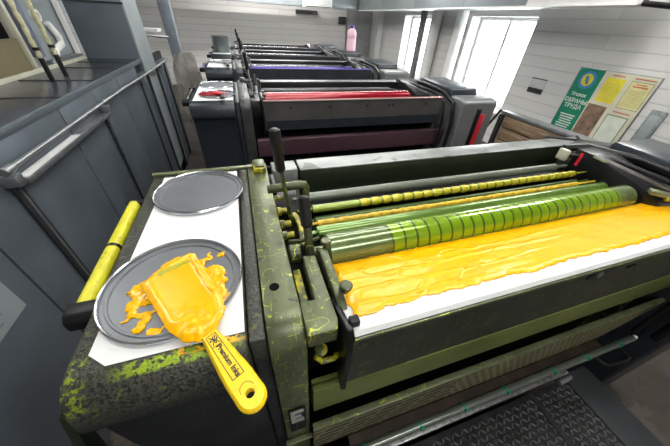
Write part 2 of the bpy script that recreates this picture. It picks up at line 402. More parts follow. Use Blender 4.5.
def inpoly(x, y, P):
    """signed distance to a polygon, positive inside"""
    ins = False; d = 1e9
    for i in range(len(P)):
        x1, y1 = P[i]; x2, y2 = P[(i + 1) % len(P)]
        if (y1 > y) != (y2 > y) and x < (x2 - x1) * (y - y1) / (y2 - y1) + x1: ins = not ins
        t = max(0, min(1, ((x - x1) * (x2 - x1) + (y - y1) * (y2 - y1)) / ((x2 - x1) ** 2 + (y2 - y1) ** 2 + 1e-12)))
        d = min(d, math.hypot(x - x1 - t * (x2 - x1), y - y1 - t * (y2 - y1)))
    return d if ins else -d
def arc(cy, cz, r, a0, a1, n): return [(cy + r * math.cos(math.radians(a0 + (a1 - a0) * i / n)), cz + r * math.sin(math.radians(a0 + (a1 - a0) * i / n))) for i in range(n + 1)]

# ================================================================ the room
FL = -H
XR = 4.2; YB = 9.15; XL = -2.6; CE = 1.25
struct(MB().box(XL - .1, XR + .1, -3.1, YB + .1, FL - .1, FL).build('floor', M['floor']))
struct(MB().box(XL - .1, XR + .1, -3.1, YB + .1, CE, CE + .1).build('ceiling', M['plaster']))
struct(MB().box(XL - .1, XL, -3.1, YB, FL, CE).build('wall_left', M['wall_left']))
struct(MB().box(XL - .1, XR + .1, YB, YB + .12, FL, CE).build('wall_back', M['wall_back']))
struct(MB().box(XL - .1, XR + .1, -3.2, -3.1, FL, CE).build('wall_front', M['wall_back']))
WIN = [(3.64, 5.0, 1), (6.25, 7.42, 2)]; WB = -1.12; WT = 0.19
mb = MB(); T = 0.34
mb.box(XR, XR + T, -3.1, WIN[0][0], FL, CE); mb.box(XR, XR + T, WIN[0][1], WIN[1][0], FL, CE); mb.box(XR, XR + T, WIN[1][1], YB, FL, CE)
for a, b, _ in WIN: mb.box(XR, XR + T, a, b, FL, WB); mb.box(XR, XR + T, a, b, WT, CE)
struct(mb.build('wall_right', M['wall_right'], smooth=False))
for a, b, k in WIN:
    x0 = XR + T - .12; fr = MB()
    fr.box(x0, x0 + .06, a, a + .05, WB, WT); fr.box(x0, x0 + .06, b - .05, b, WB, WT)
    fr.box(x0, x0 + .06, a + .05, b - .05, WT - .05, WT); fr.box(x0, x0 + .06, a + .05, b - .05, WB, WB + .05)
    mid = (a + b) / 2
    fr.box(x0, x0 + .06, mid - .03, mid + .03, WB + .05, WT - .05)
    W = struct(fr.build('window_%d' % k, M['frame_white'], smooth=False))
    MB().box(x0 + .025, x0 + .031, a + .05, b - .05, WB + .05, WT - .05).build('pane', M['glass'], W, smooth=False)
    MB().box(XR - .06, x0, a - .03, b + .03, WB - .04, WB - .002).build('window_sill', M['frame_white'], W, bevel=.005)
struct(MB().box(XR - .16, XR - .002, 8.62, 9.12, FL, CE).build('trim_1', M['white'], smooth=False))      # white corner pilaster
struct(MB().box(3.25, XR - .17, YB - .1, YB - .002, FL, CE).build('trim_2', mat('darker grey bay', (0.3, 0.3, 0.3), .7), smooth=False))    # slab in a darker grey than the back wall

# raised walkway in front of the nearest unit
wk = thing('walkway_platform', 'dark chequer plate walkway platform in front of the yellow inked printing unit', 'walkway', (0.3, -0.3, FL))
WZ = -1.16
MB().box(-.84, 1.13, -.75, .135, WZ - .03, WZ).build('tread_plate', M['tread'], wk, bevel=.003)
MB().box(1.135, 1.28, -.75, .15, WZ - .05, WZ + .002).build('step_edge', M['step_grey'], wk, bevel=.006)
MB().box(-.82, 1.27, -.73, .12, FL, WZ - .052).build('platform_base', M['step_grey'], wk)
lz = MB()
def lozenge(mb, x, y, z, a, l, w, h):
    ca, sa = math.cos(a), math.sin(a)
    pts = [(l, 0), (l * .5, w), (-l * .5, w), (-l, 0), (-l * .5, -w), (l * .5, -w)]
    vs = [(x + u * ca - v * sa, y + u * sa + v * ca, z) for u, v in pts] + [(x + .55 * (u * ca - v * sa), y + .55 * (u * sa + v * ca), z + h) for u, v in pts]
    mb.faces(vs, [[6, 7, 8, 9, 10, 11]] + [[i, (i + 1) % 6, (i + 1) % 6 + 6, i + 6] for i in range(6)])
for i in range(84):
    for j in range(14):
        x = -.5 + i * .02; y = -.15 + j * .02
        if x > 1.12 or abs(x - .94) < .018: continue
        lozenge(lz, x, y, WZ, PI / 4 if (i + j) % 2 else -PI / 4, .0115, .0038, .004)
o = lz.build('raised_lozenges', M['lozenge'], wk)
MB().box(.93, .95, -.75, .135, WZ, WZ + .003).build('plate_joint', M['seam'], wk)
MB().tube([(1.08, .13, WZ + .014), (1.15, .135, WZ + .014)], .014).build('step_bracket', M['chrome'], wk)

# ================================================================ printing units
def press(i, dy, label):
    OFF[1] = dy
    U = unit_mats(i)
    P = thing('printing_unit', label, 'printing press', (0.7, 0.55, FL), 'printing units of the offset press line')
    bl = FL + .002
    # --- left side table
    out = [(0.885, bl), (0.885, -.43), (.875, -.42), (.262, -.42), (.249, -.4235), (.236, -.432), (.225, -.447), (.217, -.468), (.2135, -.50), (.2145, -.512), (.236, -.522), (.242, -.75), (.25, bl)]
    MB().prism(out, -.305, -.052).build('side_table', U['body'], P, bevel=.008)
    if i == 1:
        MB().xz([(-.309, -.455), (-.302, -.47), (-.325, -.56), (-.36, -.75), (-.36, bl), (-.375, bl), (-.375, -.75), (-.34, -.56)], .222, .25).build('corner_flange', U['bar_front'], P, bevel=.002)
        MB().xz([(-.318, -.49), (-.312, -.50), (-.345, -.60), (-.40, -.80), (-.42, -.80), (-.36, -.60)], .236, .262).build('corner_gasket', M['rubber'], P, bevel=.003)
    MB().box(-.050, -.022, .245, .89, bl, -.428).build('side_strip', U['body'], P, bevel=.004)
    if i == 1:
        MB().box(-.306, .0, .868, .884, -.4195, -.409).build('table_back_ledge', U['rail'], P, bevel=.003)
    # --- frame that carries the roller ends
    out = [(.905, bl), (.905, -.415)] + arc(.285, -.475, .06, 90, 180, 8) + [(.222, bl)]
    fr = MB().prism(out, -.02, .045).build('side_frame', U['frame'], P, bevel=.004)
    MB().lathe((.005, .339, -.4155), [(.0098, -.004), (.0098, .0006), (.006, .0006)], 20).build('bolt_hole', M['void'], fr)
    if i == 1:
        tm = MB()
        for a in ((-.002, .008, -.80, -.725), (.008, .03, -.741, -.725), (.008, .024, -.771, -.756), (.008, .03, -.80, -.784)):
            tm.box(a[0], a[1], .2165, .2215, a[2], a[3])
        tm.build('letter_plate', mat('bright cast letter', (0.45, 0.45, 0.43), .4, .3), fr)
        MB().box(-.026, .05, .208, .2215, -.95, -.94).build('frame_foot', U['rail'], fr, bevel=.002)
        MB().box(-.006, .034, .2180, .2215, -.87, -.719).build('plate_backing', M['black'], fr)
    MB().box(.0, .04, .82, .895, -.4145, -.398).build('bracket', U['rail'] if i > 1 else U['gear'], fr, bevel=.003)
    MB().box(.006, .036, .83, .885, -.398, -.392).build('bracket_cap', U['rail'], fr, bevel=.002)
    MB().box(.0455, .06, .72, .80, -.47, -.41).build('bearing_block', M['black'], fr, bevel=.003)
    # --- rear body and inside
    MB().box(.046, 1.5, .72, .905, bl, -.515).build('rear_body', M['black'], P)
    MB().box(.046, 1.5, .30, .72, bl, -.56).build('dark_infill', M['void'], P)  # added near-black box, colour stands for the darkness under the rollers
    # --- beams and rollers
    cb = MB().box(.155, 1.66, .818, .905, -.512, -.42).build('cross_bar', U['bar_front'], P, bevel=.003)  # shade on the front of the bar is put into its dark colour
    MB().box(.155, 1.66, .818, .905, -.4195, -.415).build('lit_bar_top', U['bar'], cb, bevel=.001)  # lamp light on the bar's top is put into this paler colour
    MB().box(.062, .148, .83, .905, -.47, -.416).build('bar_end_plate', U['bar'], P, bevel=.003)
    def roller(name, y, z, r, m, x0, x1, shaft=.35, seg=36, lip=.003):
        return MB().lathe((0, y, z), [(r * shaft, .105), (r * shaft, x0), (r - lip, x0), (r, x0 + lip), (r, x1 - lip), (r - lip, x1), (r * shaft, x1), (r * shaft, 1.32)], seg, 'X').build(name, m, P)
    roller('grey_roller', .70, -.455, .016, U['roll_grey'], .15, 1.25)
    roller('dark_roller', .597, -.472, .012, U['roll_dark'], .15, 1.25, seg=24)
    roller('steel_roller', .532, -.462, .0175, U['roll_smooth'], .14, 1.3)
    roller('fountain_roller', .457, -.462, .043, U['roll_main'], .146, 1.29, seg=64)
    # beaded rollers
    prof = [(.004, .105), (.004, .148), (.0115, .15)]
    x = .16
    if i == 1:
        while x < .30: prof.append((.0118, x)); x += .01
        rnd = random.Random(3)
        while x < 1.23:
            r0 = .0132 + rnd.uniform(-.0006, .0006)
            for t in (0, .12, .3, .5, .7, .88): prof.append((.0088 + (r0 - .0088) * math.sin(PI * (t + .06)) ** .5, x + t * .038))
            x += .038
    else: prof.append((.0125, .16)); prof.append((.0125, 1.23)); x = 1.23
    prof += [(.0115, x), (.004, x + .001), (.004, 1.32)]
    MB().lathe((0, .621, -.446), prof, 24, 'X').build('beaded_roller', U['roll_bead'], P)
    rnd = random.Random(5); prof = [(.004, .12), (.004, .15)]; x = .152
    while x < 1.2:
        prof.append((.0078 + rnd.uniform(-.0012, .0014), x)); x += .009
    prof += [(.004, x), (.004, 1.3)]
    MB().lathe((0, .565, -.457), prof, 18, 'X').build('thin_roller', U['roll_thin'], P)
    # --- ink fountain: sloping blade with a lip and a tall front
    fy = lambda z: .2
    tray = MB().prism([(.2, -.416), (.2065, -.411), (.417, -.481), (.417, -.495), (.225, -.44), (.225, -.6), (.2, -.595)], .12, 1.44).build('ink_fountain', U['front'], P)
    MB().prism([(.1995, -.4158), (.206, -.4095), (.416, -.4795), (.4165, -.4805), (.206, -.4112), (.200, -.4175)], .121, 1.437).build('fountain_liner' if i == 1 else 'fountain_blade', U['sheet'], tray)
    MB().box(.12, 1.44, .1955, .1998, -.4255, -.4185).build('lip_strip', U['rail'], tray, bevel=.001)
    MB().prism([(.205, -.40), (.30, -.435), (.30, -.5), (.215, -.62), (.195, -.62), (.195, -.45)], .108, .1195).build('end_plate', M['black'], tray, bevel=.002)
    if i == 1:
        nb = MB()
        mb_ = nb.xz([(.705, -.45), (.72, -.431), (.765, -.428), (.79, -.432), (.77, -.456), (.725, -.458)], .1965, .1998).build('latch_plate', M['black'], tray)
        MB().lathe((.742, .1955, -.442), [(.009, -.002), (.009, .002)], 18, 'Y').build('latch_pin', M['chrome'], mb_)
        nb2 = MB().box(.86, .885, .1965, .1998, -.455, -.447).build('latch_slot', M['black'], tray)
    else:
        MB().box(.125, 1.435, .196, .1995, -.596, -.535).build('lower_skirt', U['body'], tray)
        for k, xx in enumerate((.28, .55, .82, .99, 1.02, 1.3)):
            MB().box(xx, xx + .012, .1965, .1999, -.463, -.452).build('latch_slot', M['black'], tray)
    # --- lower guards
    MB().prism([(.222, -.672), (.236, -.66), (.25, -.66), (.25, -.8), (.222, -.785)], .055, 1.6).build('lower_guard', U['slab'], P, bevel=.002)
    if i == 1:
        MB().box(.055, .29, .2195, .2335, -.664, -.653).build('guard_step', U['slab'], P, bevel=.001)
    r_ = MB().box(.05, 1.62, .198, .216, -.862, -.85).build('front_rail', U['rail'], P, bevel=.002)
    # perforated grille with a slanted right end
    MB().faces([(.05, .2, -.863), (1.62, .2, -.863), (1.32, .2, -1.03), (.05, .2, -1.03), (.05, .206, -.863), (1.62, .206, -.863), (1.32, .206, -1.03), (.05, .206, -1.03)],
               [[0, 1, 2, 3], [4, 5, 6, 7], [0, 1, 5, 4], [1, 2, 6, 5], [2, 3, 7, 6], [3, 0, 4, 7]]).build('grille', U['grille'], P)
    if i == 1:
        MB().box(.16, 1.3, .17, .198, -1.045, -1.033).build('red_brown_ledge', mat('rust stained ledge', (0.035, 0.024, 0.016), 0.5, .3, var=.4, vscale=20), P)
        pz = -1.03
        pp = MB().tube([(.06, .155, pz), (.15, .155, pz), (1.47, .155, pz)], .0125, 20).build('water_pipe', mat('grey green pipe', (0.2, 0.23, 0.2), 0.3, 0.7, var=.2), P)
        MB().tube([(1.47, .155, pz), (1.49, .155, pz)], .009, 16).build('pipe_tip', M['white'], pp)
        for xx in (.195, .39, .565, .75, .985, 1.17, 1.37):
            MB().tube([(xx, .155, pz), (xx + .006, .155, pz)], .0142, 20).box(xx - .001, xx + .007, .14, .146, pz + .008, pz + .018).build('cable_tie', M['tie'], pp)
        MB().box(.08, 1.12, .14, .168, -1.12, -1.10).build('bottom_rail', mat('speckled alloy rail', (0.3, 0.3, 0.3), 0.4, .7, var=.5, vscale=60), P, bevel=.002)
        hz = -1.045
        MB().tube([(1.235, .165, hz), (1.235, .125, hz), (1.245, .112, hz), (1.26, .107, hz), (1.35, .100, hz), (1.37, .104, hz), (1.378, .12, hz), (1.37, .165, hz)], .0075, 12).build('pull_handle', M['black'], P)
        # splattered recess at the left end of the fountain
        lk = MB().tube([(.062, .235, -.52), (.075, .228, -.535), (.095, .226, -.53), (.108, .235, -.54)], .006, 10)
        lk.lathe((.072, .232, -.5), [(.004, 0), (.012, .004), (.012, .01), (.005, .014)], 14)
        lk.build('recess_linkage', U['gear'], P)
    # --- adjusting gear between frame and rollers
    MB().plan([(.0455, .292), (.0455, .222), (.098, .222), (.104, .24), (.104, .405), (.076, .41), (.074, .292)], -.455, -.4165).build('yoke_arm', U['frame'], P, bevel=.003)
    MB().box(.049, .066, .30, .395, -.475, -.44).build('inner_lug', U['gear'] if i == 1 else U['frame'], P, bevel=.003)
    MB().lathe((.050, .435, -.43), [(.019, 0), (.022, .003), (.022, .023), (.019, .026)], 24, 'X').build('end_drum', U['link'], P)
    MB().prism([(.255, -.47), (.255, -.43), (.30, -.41), (.40, -.405), (.43, -.42), (.43, -.46), (.31, -.46)], .112, .132).build('clamp_arm', U['link'], P, bevel=.004)
    for (kx, ky, kz) in ((.135, .43, -.408), (.136, .292, -.402)):
        MB().lathe((kx, ky, kz), [(.006, -.014), (.006, -.004), (.011, -.003), (.0125, 0), (.0125, .006), (.010, .008)], 18).build('clamp_knob', U['link'], P)
    MB().box(.118, .136, .215, .232, -.43, -.40).build('stop_block', M['rubber'], P, bevel=.003)
    for y_, z_, r_ in ((.72, -.455, .011), (.635, -.448, .013), (.572, -.448, .0125), (.525, -.448, .011)):
        MB().lathe((.047, y_, z_), [(r_ * .8, 0), (r_, .002), (r_, .012), (r_ * .7, .013), (r_ * .7, .03)], 16, 'X').build('gear_end', U['gear'], P)
    MB().plan([(.088, .50), (.101, .50), (.112, .56), (.10, .62), (.086, .62), (.094, .56)], -.46, -.445).build('curved_link', U['gear'], P, bevel=.002)
    MB().tube([(.06, .50, -.45), (.085, .485, -.44), (.12, .50, -.44)], .006, 8).tube([(.07, .47, -.445), (.13, .475, -.43)], .005, 8).build('spring_link', U['link'], P)
    # levers
    lv = MB().tube([(.088, .585, -.55), (.082, .595, -.46), (.064, .60, -.29)], .0055, 10).build('lever', M['steel'] if i > 1 else U['link'], P)
    MB().tube([(.0655, .60, -.302), (.064, .60, -.296), (.0575, .60, -.205), (.0572, .60, -.20), (.057, .60, -.197)], [.009, .0125, .0135, .0125, .008], 20).build('grip', M['rubber'], lv)
    lv = MB().tube([(.10, .43, -.44), (.098, .445, -.40), (.098, .46, -.375)], .0095, 12).build('lever', M['steel'] if i > 1 else U['link'], P)
    MB().tube([(.098, .459, -.378), (.098, .461, -.372), (.0975, .49, -.318), (.0975, .492, -.313)], [.009, .0135, .0135, .008], 20).build('grip', M['rubber'], lv)
    MB().tube([(.03, .66, -.385), (.12, .65, -.375), (.133, .65, -.377), (.137, .648, -.385), (.137, .645, -.42), (.135, .64, -.47)], [.0125, .0125, .0125, .011, .009, .008], 16).build('elbow_pipe', U['link'], P)
    MB().tube([(.112, .648, -.385), (.112, .64, -.46)], .0045, 10).build('pull_rod', M['steel'], P)
    # --- right end
    rf = MB().prism([(.905, bl), (.905, -.43), (.42, -.43), (.26, -.45), (.24, bl)], 1.45, 1.50).build('side_frame', U['frame'], P, bevel=.004)
    MB().prism([(.36, -.49), (.38, -.43), (.62, -.375), (.70, -.375), (.70, -.50)], 1.32, 1.45).build('gear_guard', M['black'], P, bevel=.006)
    MB().faces([(1.30, .62, -.374), (1.325, .62, -.372), (1.44, .40, -.418), (1.43, .385, -.424), (1.30, .62, -.38), (1.325, .62, -.38), (1.44, .40, -.426), (1.43, .385, -.43)],
               [[0, 1, 2, 3], [4, 5, 6, 7], [0, 1, 5, 4], [1, 2, 6, 5], [2, 3, 7, 6], [3, 0, 4, 7]]).build('guard_highlight', M['chrome'], P)  # bright strip modelled in place of a highlight on the guard
    MB().tube([(1.34, .76, -.40), (1.42, .72, -.385), (1.50, .56, -.385), (1.52, .30, -.40), (1.52, .16, -.45), (1.52, .12, -.60), (1.52, .12, -1.0)], .016, 12).build('guard_rail', M['black'], P)
    MB().tube([(1.30, .72, -.41), (1.38, .60, -.385), (1.45, .30, -.41), (1.465, .2, -.45), (1.47, .17, -.6), (1.47, .17, -1.0)], .010, 12).build('guard_rail', M['black'], P)
    cap = MB().prism([(.09, bl), (.09, -.43), (.15, -.415), (.75, -.415), (.80, -.43), (.80, bl)], 1.56, 1.88).build('side_cover', U['cap'], P, bevel=.02, seg=4)
    MB().prism([(.25, -.416), (.27, -.372), (.70, -.36), (.74, -.416)], 1.55, 1.80).build('cover_lid', mat('dark lid %d' % i, (0.03, 0.04, 0.05), .3, .2), cap, bevel=.008)
    MB().box(1.70, 1.735, .078, .092, -.80, -.48).build('cover_handle', M['black'], cap, bevel=.004)
    MB().box(1.74, 1.79, .083, .092, -.80, -.52).build('cover_strip', M['red'] if i == 2 else U['cap'], cap, bevel=.002)
    if i == 1:
        MB().box(1.52, 1.60, .42, .44, -.358, -.354).build('blue_sticker', M['sign_blue'], cap)
        MB().tube([(1.33, .67, -.44), (1.33, .67, -.385)], .012, 12).build('red_knob', M['red'], P)
        MB().box(1.28, 1.30, .70, .74, -.43, -.385).build('white_stop', M['cream'], P, bevel=.004)
        MB().tube([(1.32, .37, -.42), (1.37, .30, -.415), (1.43, .24, -.41)], .010, 10).build('ink_caked_bolt_bar', U['gear'], P)
        MB().plan([(1.29, .40), (1.31, .42), (1.345, .375), (1.32, .36)], -.42, -.405).build('ink_stop', U['rail'], P, bevel=.003)
        MB().tube([(1.40, .90, -.40), (1.50, .80, -.39), (1.56, .86, -.395)], .006, 8).build('cable', M['black'], P)
        MB().plan([(1.36, .76), (1.48, .80), (1.60, .72), (1.50, .68)], -.395, -.38).build('corner_bracket', M['black'], P, bevel=.004)
    # --- guard tube hanging by the side table
    xg, zg = -.350, -.462
    g = MB().tube([(xg, .425, zg), (xg, .785, zg)], .0155 if i == 1 else .011, 20).build('guard_tube', U['guard'], P)
    MB().tube([(xg, .588, zg), (xg, .597, zg)], .0165 if i == 1 else .012, 20).build('tape_ring', M['black'], g)
    MB().prism([(.385, zg - .018), (.385, zg + .006), (.395, zg + .017), (.425, zg + .018), (.425, zg - .02)], xg - .019, -.306).build('tube_bracket', M['rubber'], P, bevel=.004)
    MB().prism([(.78, zg - .016), (.78, zg + .012), (.80, zg + .012), (.80, zg - .016)], xg - .018, -.306).build('tube_bracket', M['rubber'], P, bevel=.004)
    OFF[1] = 0
    return P
DY = {1: 0, 2: 1.58, 3: 2.90, 4: 4.05, 5: 5.25}
press(1, DY[1], 'nearest printing unit with yellow green inked rollers and an orange ink trough')
press(2, DY[2], 'second printing unit with red inked rollers and a red strip on its cover')
press(3, DY[3], 'third printing unit with a line of purple blue ink on its rollers')
press(4, DY[4], 'fourth printing unit, plain black, with the grey can on its side table')
press(5, DY[5], 'farthest printing unit, plain black, closest to the whitewashed back wall')

# ================================================================ on the nearest unit
TZ = -.4195
pp = [(-.279, .286), (-.251, .262), (-.054, .262), (-.054, .67), (-.054, .862), (-.272, .858), (-.267, .75), (-.272, .57), (-.277, .387)]
tag(MB().plan(pp, TZ, TZ + .0012).build('paper_sheet', M['paper'], smooth=False), 'white paper sheet with a clipped corner under the two grey can lids', 'paper')
def lid(c, r, label, name='can_lid', m=None, mr=None):
    z = TZ + .0015
    prof = [(r * .99, 0), (r, .003), (r, .008), (r * .985, .0105), (r * .965, .0085), (r * .955, .003), (r * .90, .0028), (r * .885, .0052), (r * .865, .0052), (r * .85, .0022), (r * .3, .0018), (.002, .0018)]
    L = thing(name, label, 'lid', (c[0], c[1], z), 'ink can lids on the side tables')
    MB().lathe((c[0], c[1], z), [(r * .01, .0002), (r * .955, .0002)] + [(r * .955, .003)] + prof[6:], 96).build('lid_panel', m or M['lid'], L)
    MB().lathe((c[0], c[1], z), [(r * .957, .0005), (r * .99, 0), (r, .003), (r, .008), (r * .985, .0105), (r * .967, .0085), (r * .957, .003)], 96, close=False).build('rolled_rim', mr or M['lid_rim'], L)
lid((-.176, .397), .123, 'grey round can lid smeared with yellow ink under the yellow spatula')
lid((-.157, .745), .121, 'clean grey round can lid at the back of the white paper')

# ink on the near lid
LZ = TZ + .0015 + .0022
blobs = [[(-.215, .43), (-.205, .458), (-.18, .474), (-.155, .468), (-.14, .44)], [(-.12, .43), (-.098, .425), (-.082, .40), (-.086, .365), (-.072, .345), (-.075, .31), (-.09, .30), (-.13, .33)],
         [(-.262, .392), (-.25, .412), (-.225, .415), (-.21, .38), (-.226, .345), (-.24, .335), (-.25, .352), (-.243, .372)], [(-.250, .375), (-.233, .41), (-.205, .435), (-.18, .455), (-.15, .46), (-.12, .43), (-.10, .38), (-.10, .33), (-.15, .30), (-.20, .36), (-.228, .352)],
         [(-.228, .318), (-.214, .345), (-.196, .345), (-.205, .32), (-.213, .295), (-.225, .298)],
         [(-.21, .300), (-.19, .312), (-.175, .305), (-.186, .292), (-.205, .286)],
         [(-.13, .448), (-.118, .468), (-.104, .458), (-.085, .462), (-.088, .452), (-.108, .444)]]
def ink_mask(x, y):
    k = max(inpoly(x, y, b) for b in blobs) + .009 * nz(x, y, 60, 2) + .006 * nz(x, y, 140, 5)
    return min(k, .113 - math.hypot(x + .176, y - .397))
tag(field(ink_mask, lambda x, y: LZ, -.27, -.07, .27, .49, .0022, lambda x, y: .004 + .003 * nz(x, y, 45, 8) + .002 * abs(nz(x, y, 110, 9)), 'ink_smear', M['ink']),
    'lumpy orange yellow ink smeared on the near grey can lid', 'ink', kind='stuff')

# ink spatula
sp = thing('ink_spatula', 'yellow plastic ink spatula with its blade buried in orange ink', 'spatula', (-.14, .36, LZ))
bl_ = [(-.227, .398), (-.20, .428), (-.154, .459), (-.146, .455), (-.118, .39), (-.088, .325), (-.084, .305), (-.091, .285), (-.098, .268), (-.118, .256), (-.14, .262), (-.163, .285), (-.182, .318), (-.205, .36)]
bz = LZ + .009
MB().plan(bl_, bz, bz + .004).build('blade', M['plastic_yellow'], sp, bevel=.001)
bm_ = [(x, y) for x, y in bl_]
def bmask(x, y): return inpoly(x, y, bm_) + .004 + .0025 * nz(x, y, 80, 3)
def bth(x, y):
    e = inpoly(x, y, bm_)
    ridge = .003 * math.exp(-((e - .006) / .004) ** 2) * (1 if (x + y > .24) else .2) * (1 + nz(x, y, 60, 4))
    clump = .003 * max(0, nz(x, y, 90, 6) + .25) * max(0, min(1, (.325 - y) / .03))
    return .005 + .0008 * nz(x, y, 16, 1) + ridge + clump
field(bmask, lambda x, y: bz + .004, -.24, -.07, .24, .475, .002, bth, 'ink_coat', M['ink'], sp)
# olive streak across the ink
st = [(-.205, .415), (-.17, .432), (-.14, .437), (-.138, .432), (-.165, .424), (-.2, .405)]
field(lambda x, y: inpoly(x, y, st) + .004 * nz(x, y, 120, 7), lambda x, y: bz + .0098, -.22, -.13, .395, .445, .0015, lambda x, y: .001, 'olive_streak', M['ink_streak'], sp)
# handle with rounded end and hole, tapering box section
ax0 = Vector((-.105, .262)); ax1 = Vector((-.047, .155)); dirv = (ax1 - ax0).normalized(); nrm = Vector((-dirv.y, dirv.x))
Ln = (ax1 - ax0).length
ringpts = []
N = 24
def hw(t): return .0125 + .0075 * min(1, max(0, t / .7)) ** .8
outl = []
for k in range(9): t = k / 8; p = ax0 + dirv * (Ln * t); outl.append((t, p + nrm * hw(t)))
endp = []
for k in range(1, 12):
    a = PI / 2 - PI * k / 12
    endp.append(ax1 + dirv * (.0215 * math.cos(a)) + nrm * (.020 * math.sin(a)))
left_ = [p for t, p in outl]; right_ = [ax0 + dirv * (Ln * k / 8) - nrm * hw(k / 8) for k in range(8, -1, -1)]
hout = [(p.x, p.y) for p in left_ + endp + right_]
hz0, hz1 = bz - .002, bz + .0105
hc = ax1 + dirv * -.002
hb = bmesh.new()
def ringv(pts, z, sc=0):
    c = Vector((sum(p[0] for p in pts) / len(pts), sum(p[1] for p in pts) / len(pts)))
    return [hb.verts.new((p[0], p[1], z)) for p in pts]
def inset(pts, d):
    r = []
    for k in range(len(pts)):
        a = Vector(pts[k - 1]); b = Vector(pts[k]); c = Vector(pts[(k + 1) % len(pts)])
        t = (c - a).normalized(); n_ = Vector((-t.y, t.x))
        if inpoly(b.x + n_.x * .001, b.y + n_.y * .001, pts) < 0: n_ = -n_
        r.append((b.x + n_.x * d, b.y + n_.y * d))
    return r
top_o = inset(hout, .004)
hole = [(hc.x + .0062 * math.cos(2 * PI * k / 20), hc.y + .0062 * math.sin(2 * PI * k / 20)) for k in range(20)]
levels = [(top_o, hz0), (inset(hout, .001), hz0 + .003), (hout, (hz0 + hz1) / 2), (inset(hout, .001), hz1 - .003), (top_o, hz1)]
R_ = [ringv(p, z) for p, z in levels]
for a, b in zip(R_, R_[1:]):
    for k in range(len(a)): hb.faces.new([a[k], a[(k + 1) % len(a)], b[(k + 1) % len(a)], b[k]])
hl = [ringv(hole, hz0), ringv(hole, hz1)]
for k in range(20): hb.faces.new([hl[0][k], hl[0][(k + 1) % 20], hl[1][(k + 1) % 20], hl[1][k]])
for ro, rh in ((R_[0], hl[0]), (R_[-1], hl[1])):
    ee = [hb.edges.get((ro[k], ro[(k + 1) % len(ro)])) for k in range(len(ro))] + [hb.edges.get((rh[k], rh[(k + 1) % 20])) for k in range(20)]
    bmesh.ops.triangle_fill(hb, edges=ee, use_beauty=True)
mb = MB(); mb.b.free(); mb.b = hb
hd = mb.build('handle', M['plastic_yellow'], sp)
ang = math.atan2(dirv.y, dirv.x)
def on_handle(t, s=0, dz=.0002): p = ax0 + dirv * (Ln * t) + nrm * s; return Matrix.Translation((p.x, p.y, hz1 + dz)) @ Matrix.Rotation(ang, 4, 'Z')
def strip(mb, a, b, wd=.0011):
    (t0, s0), (t1, s1) = a, b
    p = ax0 + dirv * (Ln * t0) + nrm * s0; q = ax0 + dirv * (Ln * t1) + nrm * s1
    d = (q - p).normalized(); n_ = Vector((-d.y, d.x)) * wd / 2
    mb.plan([(p + n_).to_tuple(), (q + n_).to_tuple(), (q - n_).to_tuple(), (p - n_).to_tuple()], hz1 - .0002, hz1 + .0003)
pr = MB()
bx_ = [(.06, .0075), (.74, .0085), (.74, -.0085), (.06, -.0075)]
for k in range(4): strip(pr, bx_[k], bx_[(k + 1) % 4])
strip(pr, (.24, .0075), (.24, -.0075))
for a, b in (((.08, .006), (.22, -.005)), ((.08, -.005), (.22, .006)), ((.1, 0), (.2, 0)), ((.15, .006), (.15, -.006)), ((.09, .003), (.14, -.006)), ((.12, .006), (.21, .001))): strip(pr, a, b, .0014)
pr.build('printed_frame', M['print'], hd, smooth=False)
text_mesh('Premium Inks', .0108, .0002, on_handle(.49, .001), bold=.0004).build('printed_lettering', M['print'], hd, smooth=False)
ar = MB()
for k in range(10):
    a0, a1 = PI / 2 + PI * k / 10, PI / 2 + PI * (k + 1) / 10
    c_ = .93
    strip(ar, (c_ + .0105 * math.cos(a0) / Ln, .0095 * math.sin(a0)), (c_ + .0105 * math.cos(a1) / Ln, .0095 * math.sin(a1)), .0006)
ar.build('printed_arch', M['print'], hd, smooth=False)

# ink in the fountain
def slope(x, y): return -.4095 - (y - .206) * (.07 / .21)
def fmask(x, y):
    front = .238 + .008 * nz(x, 0, 9, 1) + .006 * nz(x, 3, 33, 2) + .004 * nz(x, 5, 90, 3) - .01 * max(0, (x - .6)) - .006 * max(0, .2 - x) * 8
    edge = min(y - front, x - .136 + .006 * nz(y, 1, 40, 6), 1.375 - x + .01 * nz(y, 1, 30, 4))
    return edge
def fth(x, y):
    h = .005 + .005 * min(1, max(0, (y - .28) / .12)) + .0012 * nz(x, y, 14, 2)
    d = .55 if x > .7 else 1
    for k, (c, a) in enumerate(((.262, .0028), (.30, .0026), (.335, .0022), (.36, .0012))):
        yy = c + .012 * nz(x, k * 3, 6, k) + .02 * (x - .3) * (k - 1) * .3
        fade = max(0, min(1, (0.62 + .12 * k - x) / .15)) * (.4 + .8 * max(0, nz(x, k * 9, 11, k + 20) + .5))
        h += a * math.exp(-((y - yy) / .0042) ** 2) * fade * 1.3
    h += .0035 * math.exp(-((nz(x * .6, y, 16, 31) - .05) / .05) ** 2) * max(0, min(1, (.72 - x) / .25)) * max(0, min(1, (y - .25) / .02)) * (.4 + .6 * max(0, nz(x, y, 9, 41) + .4))
    h += .003 * max(0, nz(x, y, 70, 5)) * max(0, min(1, (.262 - y) / .02))
    h += .0012 * max(0, nz(x * .4, y, 50, 12)) * d
    return h
tag(field(fmask, slope, .13, 1.40, .215, .411, .0028, fth, 'fountain_ink', M['ink']),
    'thick glossy orange yellow ink lying in the trough of the nearest printing unit', 'ink', kind='stuff')

